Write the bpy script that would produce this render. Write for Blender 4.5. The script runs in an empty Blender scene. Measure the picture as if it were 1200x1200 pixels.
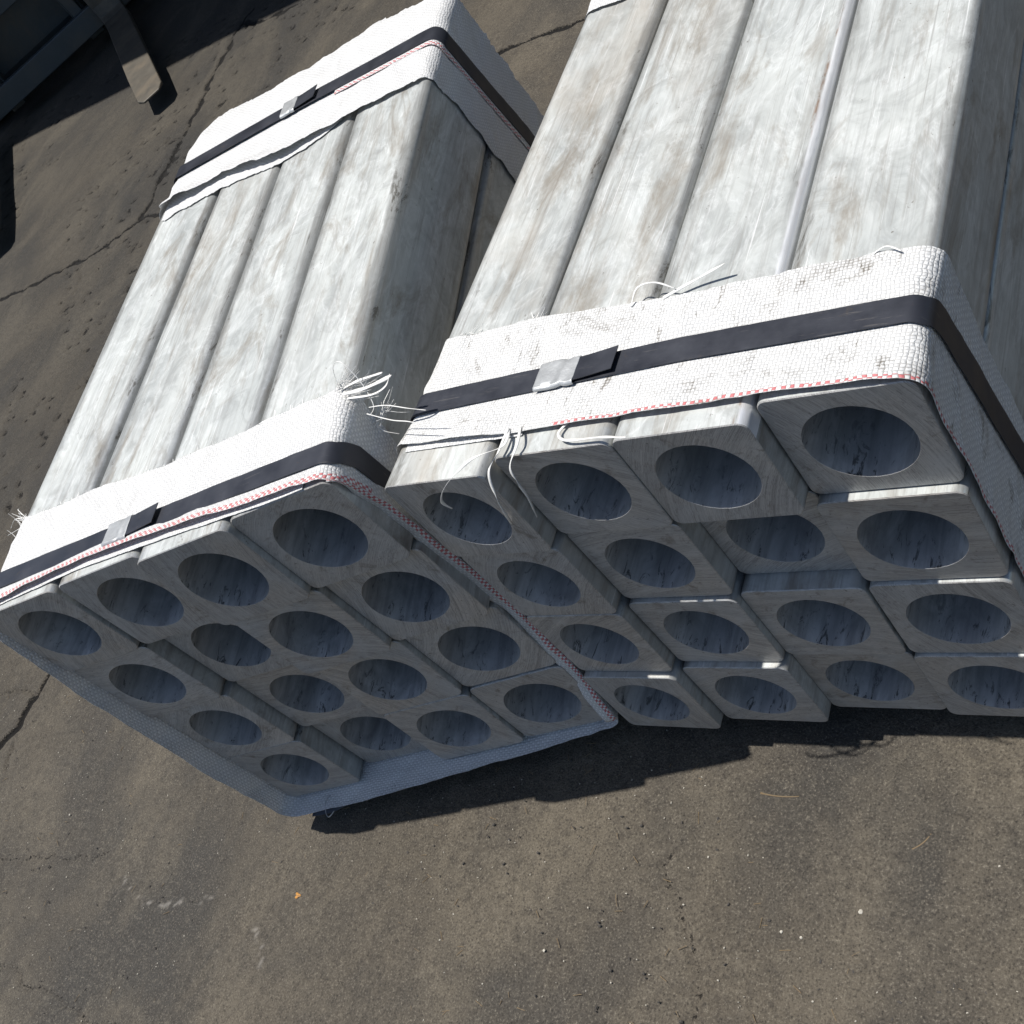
import bpy, bmesh, math, random
import numpy as np
from mathutils import Vector, Matrix, noise

random.seed(7)
rng = np.random.default_rng(11)
scene = bpy.context.scene
col = scene.collection
S = 0.15                       # side of one tube of the right bundle, metres

# ------------------------------------------------------------------ camera
cam_d = bpy.data.cameras.new('camera')
cam = bpy.data.objects.new('camera', cam_d)
col.objects.link(cam)
cam_d.sensor_width = 36.0
cam_d.lens = 1367.34 / 1200 * 36.0
cam_d.clip_start = 0.02
cam_d.clip_end = 500
CX = Vector((0.78606, 0.29705, -0.54210))
CY = Vector((-0.07457, -0.82500, -0.56020))
CZ = Vector((-0.61364, 0.48077, -0.62635))
CAM = Vector((0.92557, -0.63879, 1.38480))
cam.matrix_world = Matrix(((CX.x, -CY.x, -CZ.x, CAM.x), (CX.y, -CY.y, -CZ.y, CAM.y), (CX.z, -CY.z, -CZ.z, CAM.z), (0, 0, 0, 1)))
scene.camera = cam

# ------------------------------------------------------------------ light
SUN = Vector((0.275, 0.003, -1.0)).normalized()      # direction the light travels
elev = math.asin(-SUN.z)
world = bpy.data.worlds.new('World')
scene.world = world
world.use_nodes = True
wn = world.node_tree.nodes
sky = wn.new('ShaderNodeTexSky')
sky.sky_type = 'NISHITA'
sky.sun_disc = False
sky.sun_elevation = elev
sky.sun_rotation = math.atan2(-SUN.x, -SUN.y)
sky.air_density = 1.0
sky.dust_density = .8
sky.ozone_density = 1.3
wn['Background'].inputs['Strength'].default_value = 0.088
world.node_tree.links.new(sky.outputs[0], wn['Background'].inputs['Color'])
sun_d = bpy.data.lights.new('sun', 'SUN')
sun_d.energy = 5.0
sun_d.angle = math.radians(0.53)
sun_d.color = (1.0, 0.965, 0.91)
sun = bpy.data.objects.new('sun', sun_d)
col.objects.link(sun)
sun.rotation_euler = SUN.to_track_quat('-Z', 'Y').to_euler()
sun.location = (-2, 0, 6)
vs = scene.view_settings
vs.view_transform = 'Standard'
vs.look = 'None'
vs.exposure = 0.22
vs.gamma = 1.0
vs.use_curve_mapping = False
cy = scene.cycles
cy.use_adaptive_sampling = True
cy.adaptive_threshold = .012
cy.max_bounces = 6
cy.diffuse_bounces = 3
cy.glossy_bounces = 3
cy.transmission_bounces = 2
cy.caustics_reflective = False
cy.caustics_refractive = False

# ------------------------------------------------------------------ helpers
def tag(o, label=None, cat=None, group=None, kind=None):
    if label: o['label'] = label
    if cat: o['category'] = cat
    if group: o['group'] = group
    if kind: o['kind'] = kind
    return o

def link(name, me, mat=None, parent=None, matrix=None):
    o = bpy.data.objects.new(name, me)
    col.objects.link(o)
    if mat is not None and me is not None:
        for m in (mat if isinstance(mat, (list, tuple)) else [mat]):
            me.materials.append(m)
    if parent is not None:
        o.parent = parent
    if matrix is not None:
        o.matrix_world = matrix
    return o

def mesh(name, verts, faces, smooth=False):
    me = bpy.data.meshes.new(name)
    me.from_pydata([tuple(v) for v in verts], [], faces)
    if smooth:
        me.polygons.foreach_set('use_smooth', [True] * len(me.polygons))
    me.update()
    return me

def sm(a, b, x):
    t = min(1.0, max(0.0, (x - a) / (b - a)))
    return t * t * (3 - 2 * t)

def lerp_list(pts, x):
    if x <= pts[0][0]: return pts[0][1]
    for (x0, y0), (x1, y1) in zip(pts, pts[1:]):
        if x <= x1: return y0 + (y1 - y0) * (x - x0) / (x1 - x0)
    return pts[-1][1]

class NT:
    """small node-tree writer"""
    def __init__(self, name):
        self.m = bpy.data.materials.new(name)
        self.m.use_nodes = True
        self.t = self.m.node_tree
        self.b = self.t.nodes['Principled BSDF']
    def n(self, kind, **kw):
        nd = self.t.nodes.new(kind)
        for k, v in kw.items(): setattr(nd, k, v)
        return nd
    def l(self, a, b): self.t.links.new(a, b)
    def put(self, sock, v):
        if isinstance(v, bpy.types.NodeSocket): self.l(v, sock)
        elif v is not None: sock.default_value = v
    def math(self, op, a, b=None, c=None, clamp=False):
        nd = self.n('ShaderNodeMath', operation=op, use_clamp=clamp)
        for i, v in enumerate((a, b, c)): self.put(nd.inputs[i], v) if v is not None else None
        return nd.outputs[0]
    def vmath(self, op, a, b=None):
        nd = self.n('ShaderNodeVectorMath', operation=op)
        self.put(nd.inputs[0], a)
        if b is not None: self.put(nd.inputs[1], b)
        return nd.outputs[0]
    def mapping(self, vec, scale=(1, 1, 1), loc=(0, 0, 0), rot=(0, 0, 0)):
        nd = self.n('ShaderNodeMapping')
        self.l(vec, nd.inputs[0])
        self.put(nd.inputs['Location'], loc)
        nd.inputs['Rotation'].default_value = rot
        nd.inputs['Scale'].default_value = scale
        return nd.outputs[0]
    def noise(self, vec, scale, detail=4, rough=0.55, dist=0.0, dim='3D'):
        nd = self.n('ShaderNodeTexNoise')
        nd.inputs['Scale'].default_value = scale
        nd.inputs['Detail'].default_value = detail
        nd.inputs['Roughness'].default_value = rough
        nd.inputs['Distortion'].default_value = dist
        self.l(vec, nd.inputs['Vector'])
        return nd.outputs[0]
    def voronoi(self, vec, scale, feature='F1', rnd=1.0):
        nd = self.n('ShaderNodeTexVoronoi', feature=feature)
        nd.inputs['Scale'].default_value = scale
        nd.inputs['Randomness'].default_value = rnd
        self.l(vec, nd.inputs['Vector'])
        return nd
    def ramp(self, fac, stops, interp='LINEAR'):
        nd = self.n('ShaderNodeValToRGB')
        nd.color_ramp.interpolation = interp
        while len(nd.color_ramp.elements) < len(stops): nd.color_ramp.elements.new(0.5)
        for e, (p, c) in zip(nd.color_ramp.elements, stops):
            e.position = p
            e.color = (c, c, c, 1) if isinstance(c, (int, float)) else (*c, 1)
        self.l(fac, nd.inputs[0])
        return nd.outputs[0]
    def mix(self, fac, a, b, mode='MIX'):
        nd = self.n('ShaderNodeMix', data_type='RGBA', blend_type=mode)
        self.put(nd.inputs[0], fac)
        for s, v in ((nd.inputs[6], a), (nd.inputs[7], b)):
            self.put(s, (*v, 1) if isinstance(v, tuple) and len(v) == 3 else v)
        return nd.outputs[2]
    def bump(self, h, strength, distance, prev=None):
        nd = self.n('ShaderNodeBump')
        nd.inputs['Strength'].default_value = strength
        nd.inputs['Distance'].default_value = distance
        self.l(h, nd.inputs['Height'])
        if prev is not None: self.l(prev, nd.inputs['Normal'])
        return nd.outputs[0]
    def coords(self, rand=True):
        tc = self.n('ShaderNodeTexCoord').outputs['Object']
        if not rand: return tc
        r = self.n('ShaderNodeObjectInfo').outputs['Random']
        k = self.math('MULTIPLY', r, 37.0)
        c = self.n('ShaderNodeCombineXYZ')
        for i in range(3): self.l(self.math('MULTIPLY', k, (1.0, 0.7, 1.3)[i]), c.inputs[i])
        return self.vmath('ADD', tc, c.outputs[0])
    def set(self, **kw):
        for k, v in kw.items():
            s = self.b.inputs[k.replace('_', ' ')]
            self.put(s, (*v, 1) if isinstance(v, tuple) and len(v) == 3 and s.type == 'RGBA' else v)
        return self.m

# ------------------------------------------------------------------ materials
def mat_tube_side(name='weathered_aluminium'):
    t = NT(name)
    c = t.coords()
    oi = t.n('ShaderNodeObjectInfo').outputs['Random']
    rust_glint_on = t.n('ShaderNodeAttribute', attribute_type='OBJECT', attribute_name='rust_glint').outputs['Fac']
    tan = t.n('ShaderNodeAttribute', attribute_type='OBJECT', attribute_name='tan').outputs['Fac']
    tc = t.n('ShaderNodeTexCoord').outputs['Object']
    sp = t.n('ShaderNodeSeparateXYZ'); t.l(tc, sp.inputs[0])
    big = t.noise(t.mapping(c, (1, .4, 1)), 8, 4, .6, .8)
    marb = t.noise(t.mapping(c, (1, .5, 1)), 9, 5, .6, 2.0)
    vein = t.ramp(t.math('ABSOLUTE', t.math('SUBTRACT', marb, .5)), [(0, 1.0), (.012, .5), (.05, 0)])
    cloud = t.noise(t.mapping(c, (1, .75, 1), rot=(0, 0, .6), loc=(6, 1, 4)), 21, 6, .7, 1.5)
    streak = t.noise(t.mapping(c, (1, .02, 1)), 190, 3, .65)
    drag = t.noise(t.mapping(c, (1, .05, 1), rot=(0, 0, .14)), 85, 3, .7, .3)
    scr = t.noise(t.mapping(c, (1, .012, 1), rot=(0, 0, .05), loc=(3, 3, 3)), 420, 2, .6)
    scr2 = t.noise(t.mapping(c, (1, .02, 1), rot=(0, 0, -.9), loc=(1, 7, 3)), 260, 2, .6)
    smudge = t.noise(t.mapping(c, (1, .28, 1), rot=(0, 0, .22), loc=(9, 2, 2)), 13, 6, .74, .8)
    spots = t.ramp(t.noise(t.mapping(c, (1, .6, 1)), 95, 4, .75), [(.665, 0), (.71, 1)])
    base = t.mix(t.ramp(big, [(.3, 0), (.7, 1)]), (.365, .385, .378), (.485, .505, .49))
    base = t.mix(t.ramp(cloud, [(.44, 0), (.68, .6)]), base, (.575, .597, .585))
    base = t.mix(t.ramp(cloud, [(.32, .5), (.47, 0)]), base, (.28, .288, .284))
    base = t.mix(t.math('MULTIPLY', vein, .45), base, (.66, .68, .675))
    base = t.mix(t.ramp(streak, [(.50, 0), (.70, .36)]), base, (.25, .252, .248))
    base = t.mix(t.ramp(drag, [(.55, 0), (.70, .5)]), base, (.24, .232, .215))
    base = t.mix(t.ramp(scr, [(.66, 0), (.70, .5)]), base, (.23, .225, .215))
    base = t.mix(t.ramp(scr2, [(.68, 0), (.71, .5)]), base, (.80, .80, .80))
    base = t.mix(t.ramp(smudge, [(.52, 0), (.66, .72)]), base, (.215, .19, .155))
    base = t.mix(t.math('MULTIPLY', tan, t.ramp(t.noise(t.mapping(c, (1, .4, 1), loc=(2, 8, 2)), 7, 5, .65, .6), [(.42, .05), (.66, .6)])), base, (.33, .28, .22))
    base = t.mix(t.math('MULTIPLY', spots, .75), base, (.13, .115, .095))
    # edges: rubbed brighter metal with black dirt caught along the seams
    ex = t.math('MINIMUM', t.math('ABSOLUTE', sp.outputs[0]), t.math('ABSOLUTE', sp.outputs[2]))
    en = t.noise(t.mapping(c, (1, .12, 1)), 40, 5, .72)
    edge = t.ramp(t.math('ADD', t.math('MULTIPLY', ex, 9.0), t.math('MULTIPLY', t.math('SUBTRACT', en, .5), .5)), [(.50, 0), (.62, 1)])
    base = t.mix(t.math('MULTIPLY', edge, .25), base, (.44, .43, .405))
    gr = t.ramp(t.noise(t.mapping(c, (1, .22, 1), loc=(2, 3, 9)), 40, 6, .78, .9), [(.57, 0), (.63, .75)])
    base = t.mix(t.math('MULTIPLY', edge, gr), base, (.09, .078, .06))
    side = t.ramp(t.math('MULTIPLY', sp.outputs[0], 9.0), [(.535, 0), (.57, 1)])
    rn = t.ramp(t.noise(t.mapping(c, (1, .2, 1), loc=(5, 3, 1)), 45, 5, .72), [(.53, 0), (.60, .8)])
    top = t.math('GREATER_THAN', sp.outputs[2], .05)
    base = t.mix(t.math('MULTIPLY', t.math('MULTIPLY', side, rn), t.math('MULTIPLY', rust_glint_on, top)), base, (.20, .115, .065))
    painted_glint = t.math('MULTIPLY', t.math('MULTIPLY', t.ramp(t.math('MULTIPLY', sp.outputs[0], 9.0), [(.575, 0), (.60, 1)]), rust_glint_on), top)
    base = t.mix(t.math('MULTIPLY', painted_glint, .85), base, (.86, .87, .88))  # pale highlight along the rounded edge, painted into the base colour
    rough = t.mix(edge, t.ramp(big, [(.3, .40), (.7, .60)]), (.32, .32, .32))
    h = t.math('ADD', t.math('MULTIPLY', streak, .5), t.math('ADD', t.math('MULTIPLY', drag, .6), t.math('MULTIPLY', scr, .5)))
    nrm = t.bump(h, .35, .0006)
    nrm = t.bump(big, .2, .003, nrm)
    return t.set(Base_Color=base, Roughness=rough, Metallic=t.math('ADD', .22, t.math('MULTIPLY', edge, .3)), Normal=nrm)

def mat_tube_end():
    t = NT('saw_cut_aluminium')
    c = t.coords()
    tc = t.n('ShaderNodeTexCoord').outputs['Object']
    rnd = t.n('ShaderNodeObjectInfo').outputs['Random']
    vr = t.n('ShaderNodeVectorRotate', rotation_type='Y_AXIS')
    t.l(tc, vr.inputs['Vector']); t.l(t.math('MULTIPLY', rnd, 43.0), vr.inputs['Angle'])
    off = t.vmath('ADD', vr.outputs[0], (.32, 0, .11))
    ln = t.n('ShaderNodeVectorMath', operation='LENGTH'); t.l(t.vmath('MULTIPLY', off, (1, 0, 1)), ln.inputs[0])
    wob = t.noise(c, 40, 2)
    cb = t.n('ShaderNodeCombineXYZ'); t.l(ln.outputs['Value'], cb.inputs[0]); t.l(t.math('MULTIPLY', rnd, 9.0), cb.inputs[1]); t.l(t.math('MULTIPLY', wob, .006), cb.inputs[2])
    saw = t.noise(cb.outputs[0], 1300, 3, .75)
    saw2 = t.noise(cb.outputs[0], 130, 2, .6)
    cloud = t.noise(c, 18, 5, .65, .6)
    warm = t.noise(t.mapping(c, loc=(3, 5, 8)), 9, 3, .55, .5)
    dark = t.ramp(t.noise(t.mapping(c, loc=(1, 5, 2)), 30, 6, .74, .6), [(.57, 0), (.70, 1)])
    nick = t.ramp(t.noise(t.mapping(c, loc=(7, 5, 2)), 150, 4, .75), [(.645, 0), (.68, 1)])
    base = t.mix(t.ramp(warm, [(.36, 0), (.62, 1)]), (.41, .42, .425), (.49, .445, .39))
    base = t.mix(t.math('MULTIPLY', t.math('FRACT', t.math('MULTIPLY', rnd, 7.3)), .45), base, (.30, .27, .235))
    base = t.mix(t.math('MULTIPLY', rnd, .35), base, (.52, .52, .51))
    base = t.mix(t.ramp(saw2, [(.36, .3), (.54, 0)]), base, (.16, .158, .155))
    base = t.mix(t.ramp(saw, [(.38, .6), (.54, 0)]), base, (.13, .128, .125))
    base = t.mix(t.ramp(saw, [(.56, 0), (.72, .4)]), base, (.58, .58, .57))
    base = t.mix(t.ramp(cloud, [(.48, 0), (.70, .5)]), base, (.50, .50, .485))
    base = t.mix(t.math('MULTIPLY', dark, .7), base, (.13, .112, .09))
    base = t.mix(t.math('MULTIPLY', nick, .6), base, (.06, .055, .05))
    nrm = t.bump(t.math('ADD', saw, t.math('MULTIPLY', saw2, .6)), .4, .0006)
    return t.set(Base_Color=base, Roughness=.48, Metallic=.25, Normal=nrm)

def mat_bore():
    t = NT('drawn_bore_aluminium')
    c = t.coords()
    rnd = t.n('ShaderNodeObjectInfo').outputs['Random']
    tc = t.n('ShaderNodeTexCoord').outputs['Object']
    sep = t.n('ShaderNodeSeparateXYZ'); t.l(tc, sep.inputs[0])
    streak = t.noise(t.mapping(c, (1, .06, 1)), 90, 4, .65, .3)
    cloud = t.noise(t.mapping(c, (1, .5, 1)), 24, 5, .65, 1.0)
    near = t.ramp(sep.outputs[1], [(0, 1), (.05, .35), (.25, 0)])
    black = t.ramp(t.noise(t.mapping(c, (1, .3, 1)), 85, 6, .78, 1.4), [(.565, 0), (.62, 1)])
    tar = t.ramp(t.noise(t.mapping(c, (1, .7, 1), loc=(8, 3, 1)), 26, 6, .75, 1.8), [(.665, 0), (.70, 1)])
    base = t.mix(t.ramp(cloud, [(.3, 0), (.7, 1)]), (.26, .262, .26), (.62, .622, .615))
    base = t.mix(t.math('MULTIPLY', rnd, .35), base, (.42, .42, .41))
    base = t.mix(t.ramp(streak, [(.36, .45), (.54, 0)]), base, (.2, .203, .205))
    base = t.mix(t.math('MULTIPLY', black, t.math('MULTIPLY', near, .9)), base, (.02, .02, .02))
    base = t.mix(t.math('MULTIPLY', tar, .6), base, (.02, .019, .018))
    nrm = t.bump(streak, .25, .0006)
    return t.set(Base_Color=base, Roughness=.4, Metallic=.15, Normal=nrm)

TAPE = .0042
def mat_weave(name, tint=(.88, .88, .865), red=2.3, dirt=.5):
    t = NT(name)
    uv = t.n('ShaderNodeUVMap', uv_map='weave').outputs[0]
    ed = t.n('ShaderNodeUVMap', uv_map='edge').outputs[0]
    wob = t.noise(uv, 60, 2)
    sc = t.mapping(uv, (1 / TAPE, 1 / TAPE, 1))
    s = t.n('ShaderNodeSeparateXYZ'); t.l(sc, s.inputs[0])
    jx = t.math('ADD', s.outputs[0], t.math('MULTIPLY', wob, 1.6))
    jy = t.math('ADD', s.outputs[1], t.math('MULTIPLY', t.noise(uv, 45, 2, .5), 1.6))
    par = t.math('MODULO', t.math('ADD', t.math('ADD', t.math('FLOOR', jx), t.math('FLOOR', jy)), 40000.0), 2.0)
    par = t.math('GREATER_THAN', par, .5)
    fx = t.math('MULTIPLY', t.math('SUBTRACT', t.math('FRACT', jx), .5), 2.0)
    fy = t.math('MULTIPLY', t.math('SUBTRACT', t.math('FRACT', jy), .5), 2.0)
    def prof(across, along):
        a = t.math('SUBTRACT', 1.0, t.math('POWER', t.math('ABSOLUTE', across), 5.0))
        b = t.math('SUBTRACT', 1.0, t.math('MULTIPLY', t.math('POWER', t.math('ABSOLUTE', along), 2.0), .75))
        return t.math('MULTIPLY', a, b)
    h0, h1 = prof(fx, fy), prof(fy, fx)
    mx = t.n('ShaderNodeMix', data_type='FLOAT')
    t.l(par, mx.inputs[0]); t.l(h0, mx.inputs[2]); t.l(h1, mx.inputs[3])
    h = mx.outputs[0]
    colr = t.mix(t.noise(uv, 25, 4, .6), tint, tuple(x * .9 for x in tint))
    d1 = t.ramp(t.noise(uv, 14, 6, .72, .6), [(.55, 0), (.70, 1)])
    d2 = t.ramp(t.noise(t.mapping(uv, (1, .35, 1)), 48, 5, .75, .5), [(.58, 0), (.68, 1)])
    colr = t.mix(t.math('MULTIPLY', par, .33), colr, (.42, .42, .42))
    dd = t.math('MULTIPLY', t.math('ADD', t.math('MULTIPLY', d1, .55), t.math('MULTIPLY', d2, .6)), dirt, clamp=True)
    gap = t.math('SUBTRACT', 1.0, h, clamp=True)
    dirtf = t.math('MULTIPLY', dd, t.math('ADD', .3, gap), clamp=True)
    colr = t.mix(dirtf, colr, (.17, .145, .11))
    if red:
        se = t.n('ShaderNodeSeparateXYZ'); t.l(ed, se.inputs[0])
        fade = t.math('GREATER_THAN', t.noise(uv, 9, 3, .6), .34)
        zone = t.math('MULTIPLY', t.math('LESS_THAN', se.outputs[1], TAPE * red), t.math('GREATER_THAN', se.outputs[1], TAPE * .15))
        rf = t.math('MULTIPLY', t.math('MULTIPLY', zone, par), fade)
        colr = t.mix(t.math('MULTIPLY', rf, .82), colr, (.62, .10, .11))
    colr = t.mix(t.math('MULTIPLY', t.math('POWER', gap, 1.6), .36), colr, (.27, .262, .25))
    nrm = t.bump(h, .75, .0011)
    nrm = t.bump(t.noise(uv, 30, 5, .65, .8), .6, .005, nrm)
    m = t.set(Base_Color=colr, Roughness=.62, Normal=nrm)
    out = t.t.nodes['Material Output']
    tr = t.n('ShaderNodeBsdfTranslucent'); t.l(colr, tr.inputs[0])
    ms = t.n('ShaderNodeMixShader'); ms.inputs[0].default_value = .2
    t.l(t.b.outputs[0], ms.inputs[1]); t.l(tr.outputs[0], ms.inputs[2]); t.l(ms.outputs[0], out.inputs[0])
    return m

def mat_strap():
    t = NT('blued_steel')
    c = t.coords()
    cloud = t.noise(c, 22, 5, .6)
    scr = t.ramp(t.noise(t.mapping(c, (.08, 1, .08)), 240, 4, .7), [(.62, 0), (.72, 1)])
    base = t.mix(cloud, (.022, .024, .032), (.05, .054, .068))
    base = t.mix(t.math('MULTIPLY', scr, .5), base, (.16, .15, .14))
    base = t.mix(t.ramp(t.noise(c, 34, 6, .75), [(.62, 0), (.74, .5)]), base, (.10, .075, .05))
    return t.set(Base_Color=base, Roughness=t.ramp(cloud, [(.3, .36), (.7, .55)]), Metallic=.45,
                 Normal=t.bump(t.noise(t.mapping(c, (.2, 1, 1)), 60, 4), .2, .001))

def mat_seal():
    t = NT('galvanised_seal')
    c = t.coords()
    n = t.noise(c, 90, 5, .65, .5)
    base = t.mix(n, (.25, .26, .265), (.55, .56, .56))
    return t.set(Base_Color=base, Roughness=.45, Metallic=.5, Normal=t.bump(t.noise(c, 160, 3), .4, .001))

def mat_ground():
    t = NT('dusty_concrete')
    c = t.coords(False)
    at = t.n('ShaderNodeAttribute', attribute_name='crack').outputs['Fac']
    sc = t.n('ShaderNodeAttribute', attribute_name='scuff').outputs['Fac']
    a = t.noise(c, 1.3, 5, .62, .8)
    b = t.noise(t.mapping(c, (1, .55, 1), rot=(0, 0, .6), loc=(5, 1, 0)), 3.6, 5, .62, .5)
    m = t.noise(t.mapping(c, loc=(2, 9, 0)), 55, 4, .72)
    g = t.noise(c, 300, 3, .8)
    base = t.mix(t.ramp(a, [(.34, 0), (.66, 1)]), (.050, .046, .040), (.092, .077, .057))
    base = t.mix(t.ramp(b, [(.47, 0), (.66, .75)]), base, (.132, .112, .083))
    base = t.mix(t.ramp(b, [(.32, .7), (.47, 0)]), base, (.046, .043, .039))
    base = t.mix(t.ramp(m, [(.36, .45), (.50, 0)]), base, (.036, .031, .026))
    base = t.mix(t.ramp(m, [(.57, 0), (.71, .42)]), base, (.15, .13, .10))
    base = t.mix(t.ramp(g, [(.32, .9), (.47, 0)]), base, (.022, .019, .016))
    base = t.mix(t.ramp(g, [(.55, 0), (.72, .85)]), base, (.215, .19, .15))
    # the floor turns darker and greyer beyond the left bundle
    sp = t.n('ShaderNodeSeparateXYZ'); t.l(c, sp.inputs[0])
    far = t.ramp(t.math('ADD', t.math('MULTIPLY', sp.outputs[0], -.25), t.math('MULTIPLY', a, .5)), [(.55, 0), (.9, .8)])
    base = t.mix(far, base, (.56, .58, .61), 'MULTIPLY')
    base = t.mix(sc, base, (.42, .39, .35))
    cr = t.ramp(t.math('ADD', at, t.math('MULTIPLY', t.math('SUBTRACT', t.noise(c, 170, 3, .7), .5), 1.1)), [(.50, 0), (.66, 1)])
    cr = t.math('MULTIPLY', cr, t.math('GREATER_THAN', at, .05))
    base = t.mix(cr, base, (.008, .007, .006))
    hh = t.math('ADD', t.math('MULTIPLY', m, .9), t.math('MULTIPLY', g, .4))
    hh = t.math('SUBTRACT', hh, t.math('MULTIPLY', cr, .6))
    nrm = t.bump(hh, 1.0, .006)
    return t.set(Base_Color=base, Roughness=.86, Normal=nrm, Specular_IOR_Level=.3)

def mat_plain(name, colr, rough=.6, metal=0.0, var=.25, scale=20, dirt=None):
    t = NT(name)
    c = t.coords()
    n = t.noise(c, scale, 5, .65)
    base = t.mix(n, tuple(x * (1 - var) for x in colr), tuple(min(1, x * (1 + var)) for x in colr))
    if dirt:
        base = t.mix(t.ramp(t.noise(c, scale * .4, 6, .7, .6), [(.46, 0), (.66, .75)]), base, dirt)
    return t.set(Base_Color=base, Roughness=rough, Metallic=metal, Normal=t.bump(t.noise(c, scale * 4, 4), .25, .002))

M_SIDE = mat_tube_side()
M_END = mat_tube_end()
M_BORE = mat_bore()
M_STRAP = mat_strap()
M_SEAL = mat_seal()
M_GROUND = mat_ground()
M_WV_R = mat_weave('woven_plastic_soiled', red=1.2, dirt=1.7)
M_WV_L = mat_weave('woven_plastic_clean', tint=(.88, .88, .87), dirt=.22)
M_WV_H = mat_weave('woven_plastic_hem', tint=(.88, .88, .87), red=2.2, dirt=.2)
M_WV_P = mat_weave('woven_plastic_plain', tint=(.88, .88, .87), red=0, dirt=.3)
M_THREAD = mat_plain('plastic_thread', (.72, .71, .68), .5, 0, .1)
M_TIMBER = mat_plain('grey_timber', (.16, .12, .085), .8, 0, .35, 30)
M_FORK = mat_plain('worn_steel', (.075, .066, .052), .6, .2, .5, 18, dirt=(.13, .105, .075))
M_PAINT = mat_plain('dark_paint', (.045, .055, .06), .5, .1, .3, 8, dirt=(.09, .08, .065))
M_TRUCK = mat_plain('truck_paint', (.45, .20, .03), .45, .0, .15, 6, dirt=(.16, .12, .08))
M_TYRE = mat_plain('tyre_rubber', (.03, .03, .03), .8, 0, .2, 30)
M_ROOF = mat_plain('sheet_roof', (.30, .32, .34), .5, .3, .15, 3)

# ------------------------------------------------------------------ ground
LIFT = 4.35 * S
def ground_at(px, py):
    """point of the floor seen at a pixel of the 1200 px photograph (used once, to survey the cracks)"""
    d = CX * ((px - 600) / 1367.34) + CY * ((py - 600) / 1367.34) + CZ
    return CAM + d * (-CAM.z / d.z)

def survey(pts, jag=.35, step=.012):
    out = []
    P = [ground_at(*p).to_2d() for p in pts]
    for a, b in zip(P, P[1:]):
        n = max(2, int((b - a).length / step))
        for i in range(n):
            q = a.lerp(b, i / n)
            k = noise.noise_vector(Vector((q.x * 17, q.y * 17, 3)))
            k2 = noise.noise_vector(Vector((q.x * 60, q.y * 60, 9)))
            out.append((q.x + k.x * .022 * jag + k2.x * .012 * jag, q.y + k.y * .022 * jag + k2.y * .012 * jag))
    return np.array(out)

CRACKS = [
    ([(372, -8), (335, 12), (310, 25), (285, 28), (278, 35), (270, 55), (258, 75), (245, 95), (240, 110), (225, 140), (205, 175), (190, 205), (175, 240), (165, 257)], .0075, 1),
    ([(278, 35), (288, 20), (300, 8)], .004, 1),
    ([(165, 257), (190, 250), (214, 240)], .007, 1),
    ([(-20, 362), (0, 352), (30, 340), (60, 322), (85, 308), (105, 300), (130, 283), (165, 257)], .0055, 1),
    ([(95, 310), (88, 342)], .003, 1),
    ([(-20, 905), (0, 876), (10, 864), (26, 842), (36, 824), (46, 806), (60, 782), (80, 760)], .0055, .8),
    ([(46, 806), (20, 810), (0, 814), (-20, 822)], .003, .8),
    ([(18, 868), (10, 890), (0, 912)], .003, .8),
    ([(560, 70), (583, 62), (620, 48), (677, 27), (720, 10)], .005, .8),
    ([(-10, 1136), (20, 1143), (60, 1168), (110, 1194), (150, 1215)], .0018, .8),
    ([(790, 1003), (783, 1015), (785, 1035), (800, 1065), (812, 1100), (815, 1150), (818, 1210)], .0016, .5),
    ([(0, 1010), (60, 1003), (130, 1002)], .0014, .8),
]
SCUFFS = [([(137, 1020), (145, 1040), (160, 1052), (185, 1056), (215, 1054), (255, 1058)], .006), ([(300, 1082), (306, 1110), (304, 1140)], .005), ([(150, 1040), (165, 1022)], .003)]

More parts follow.
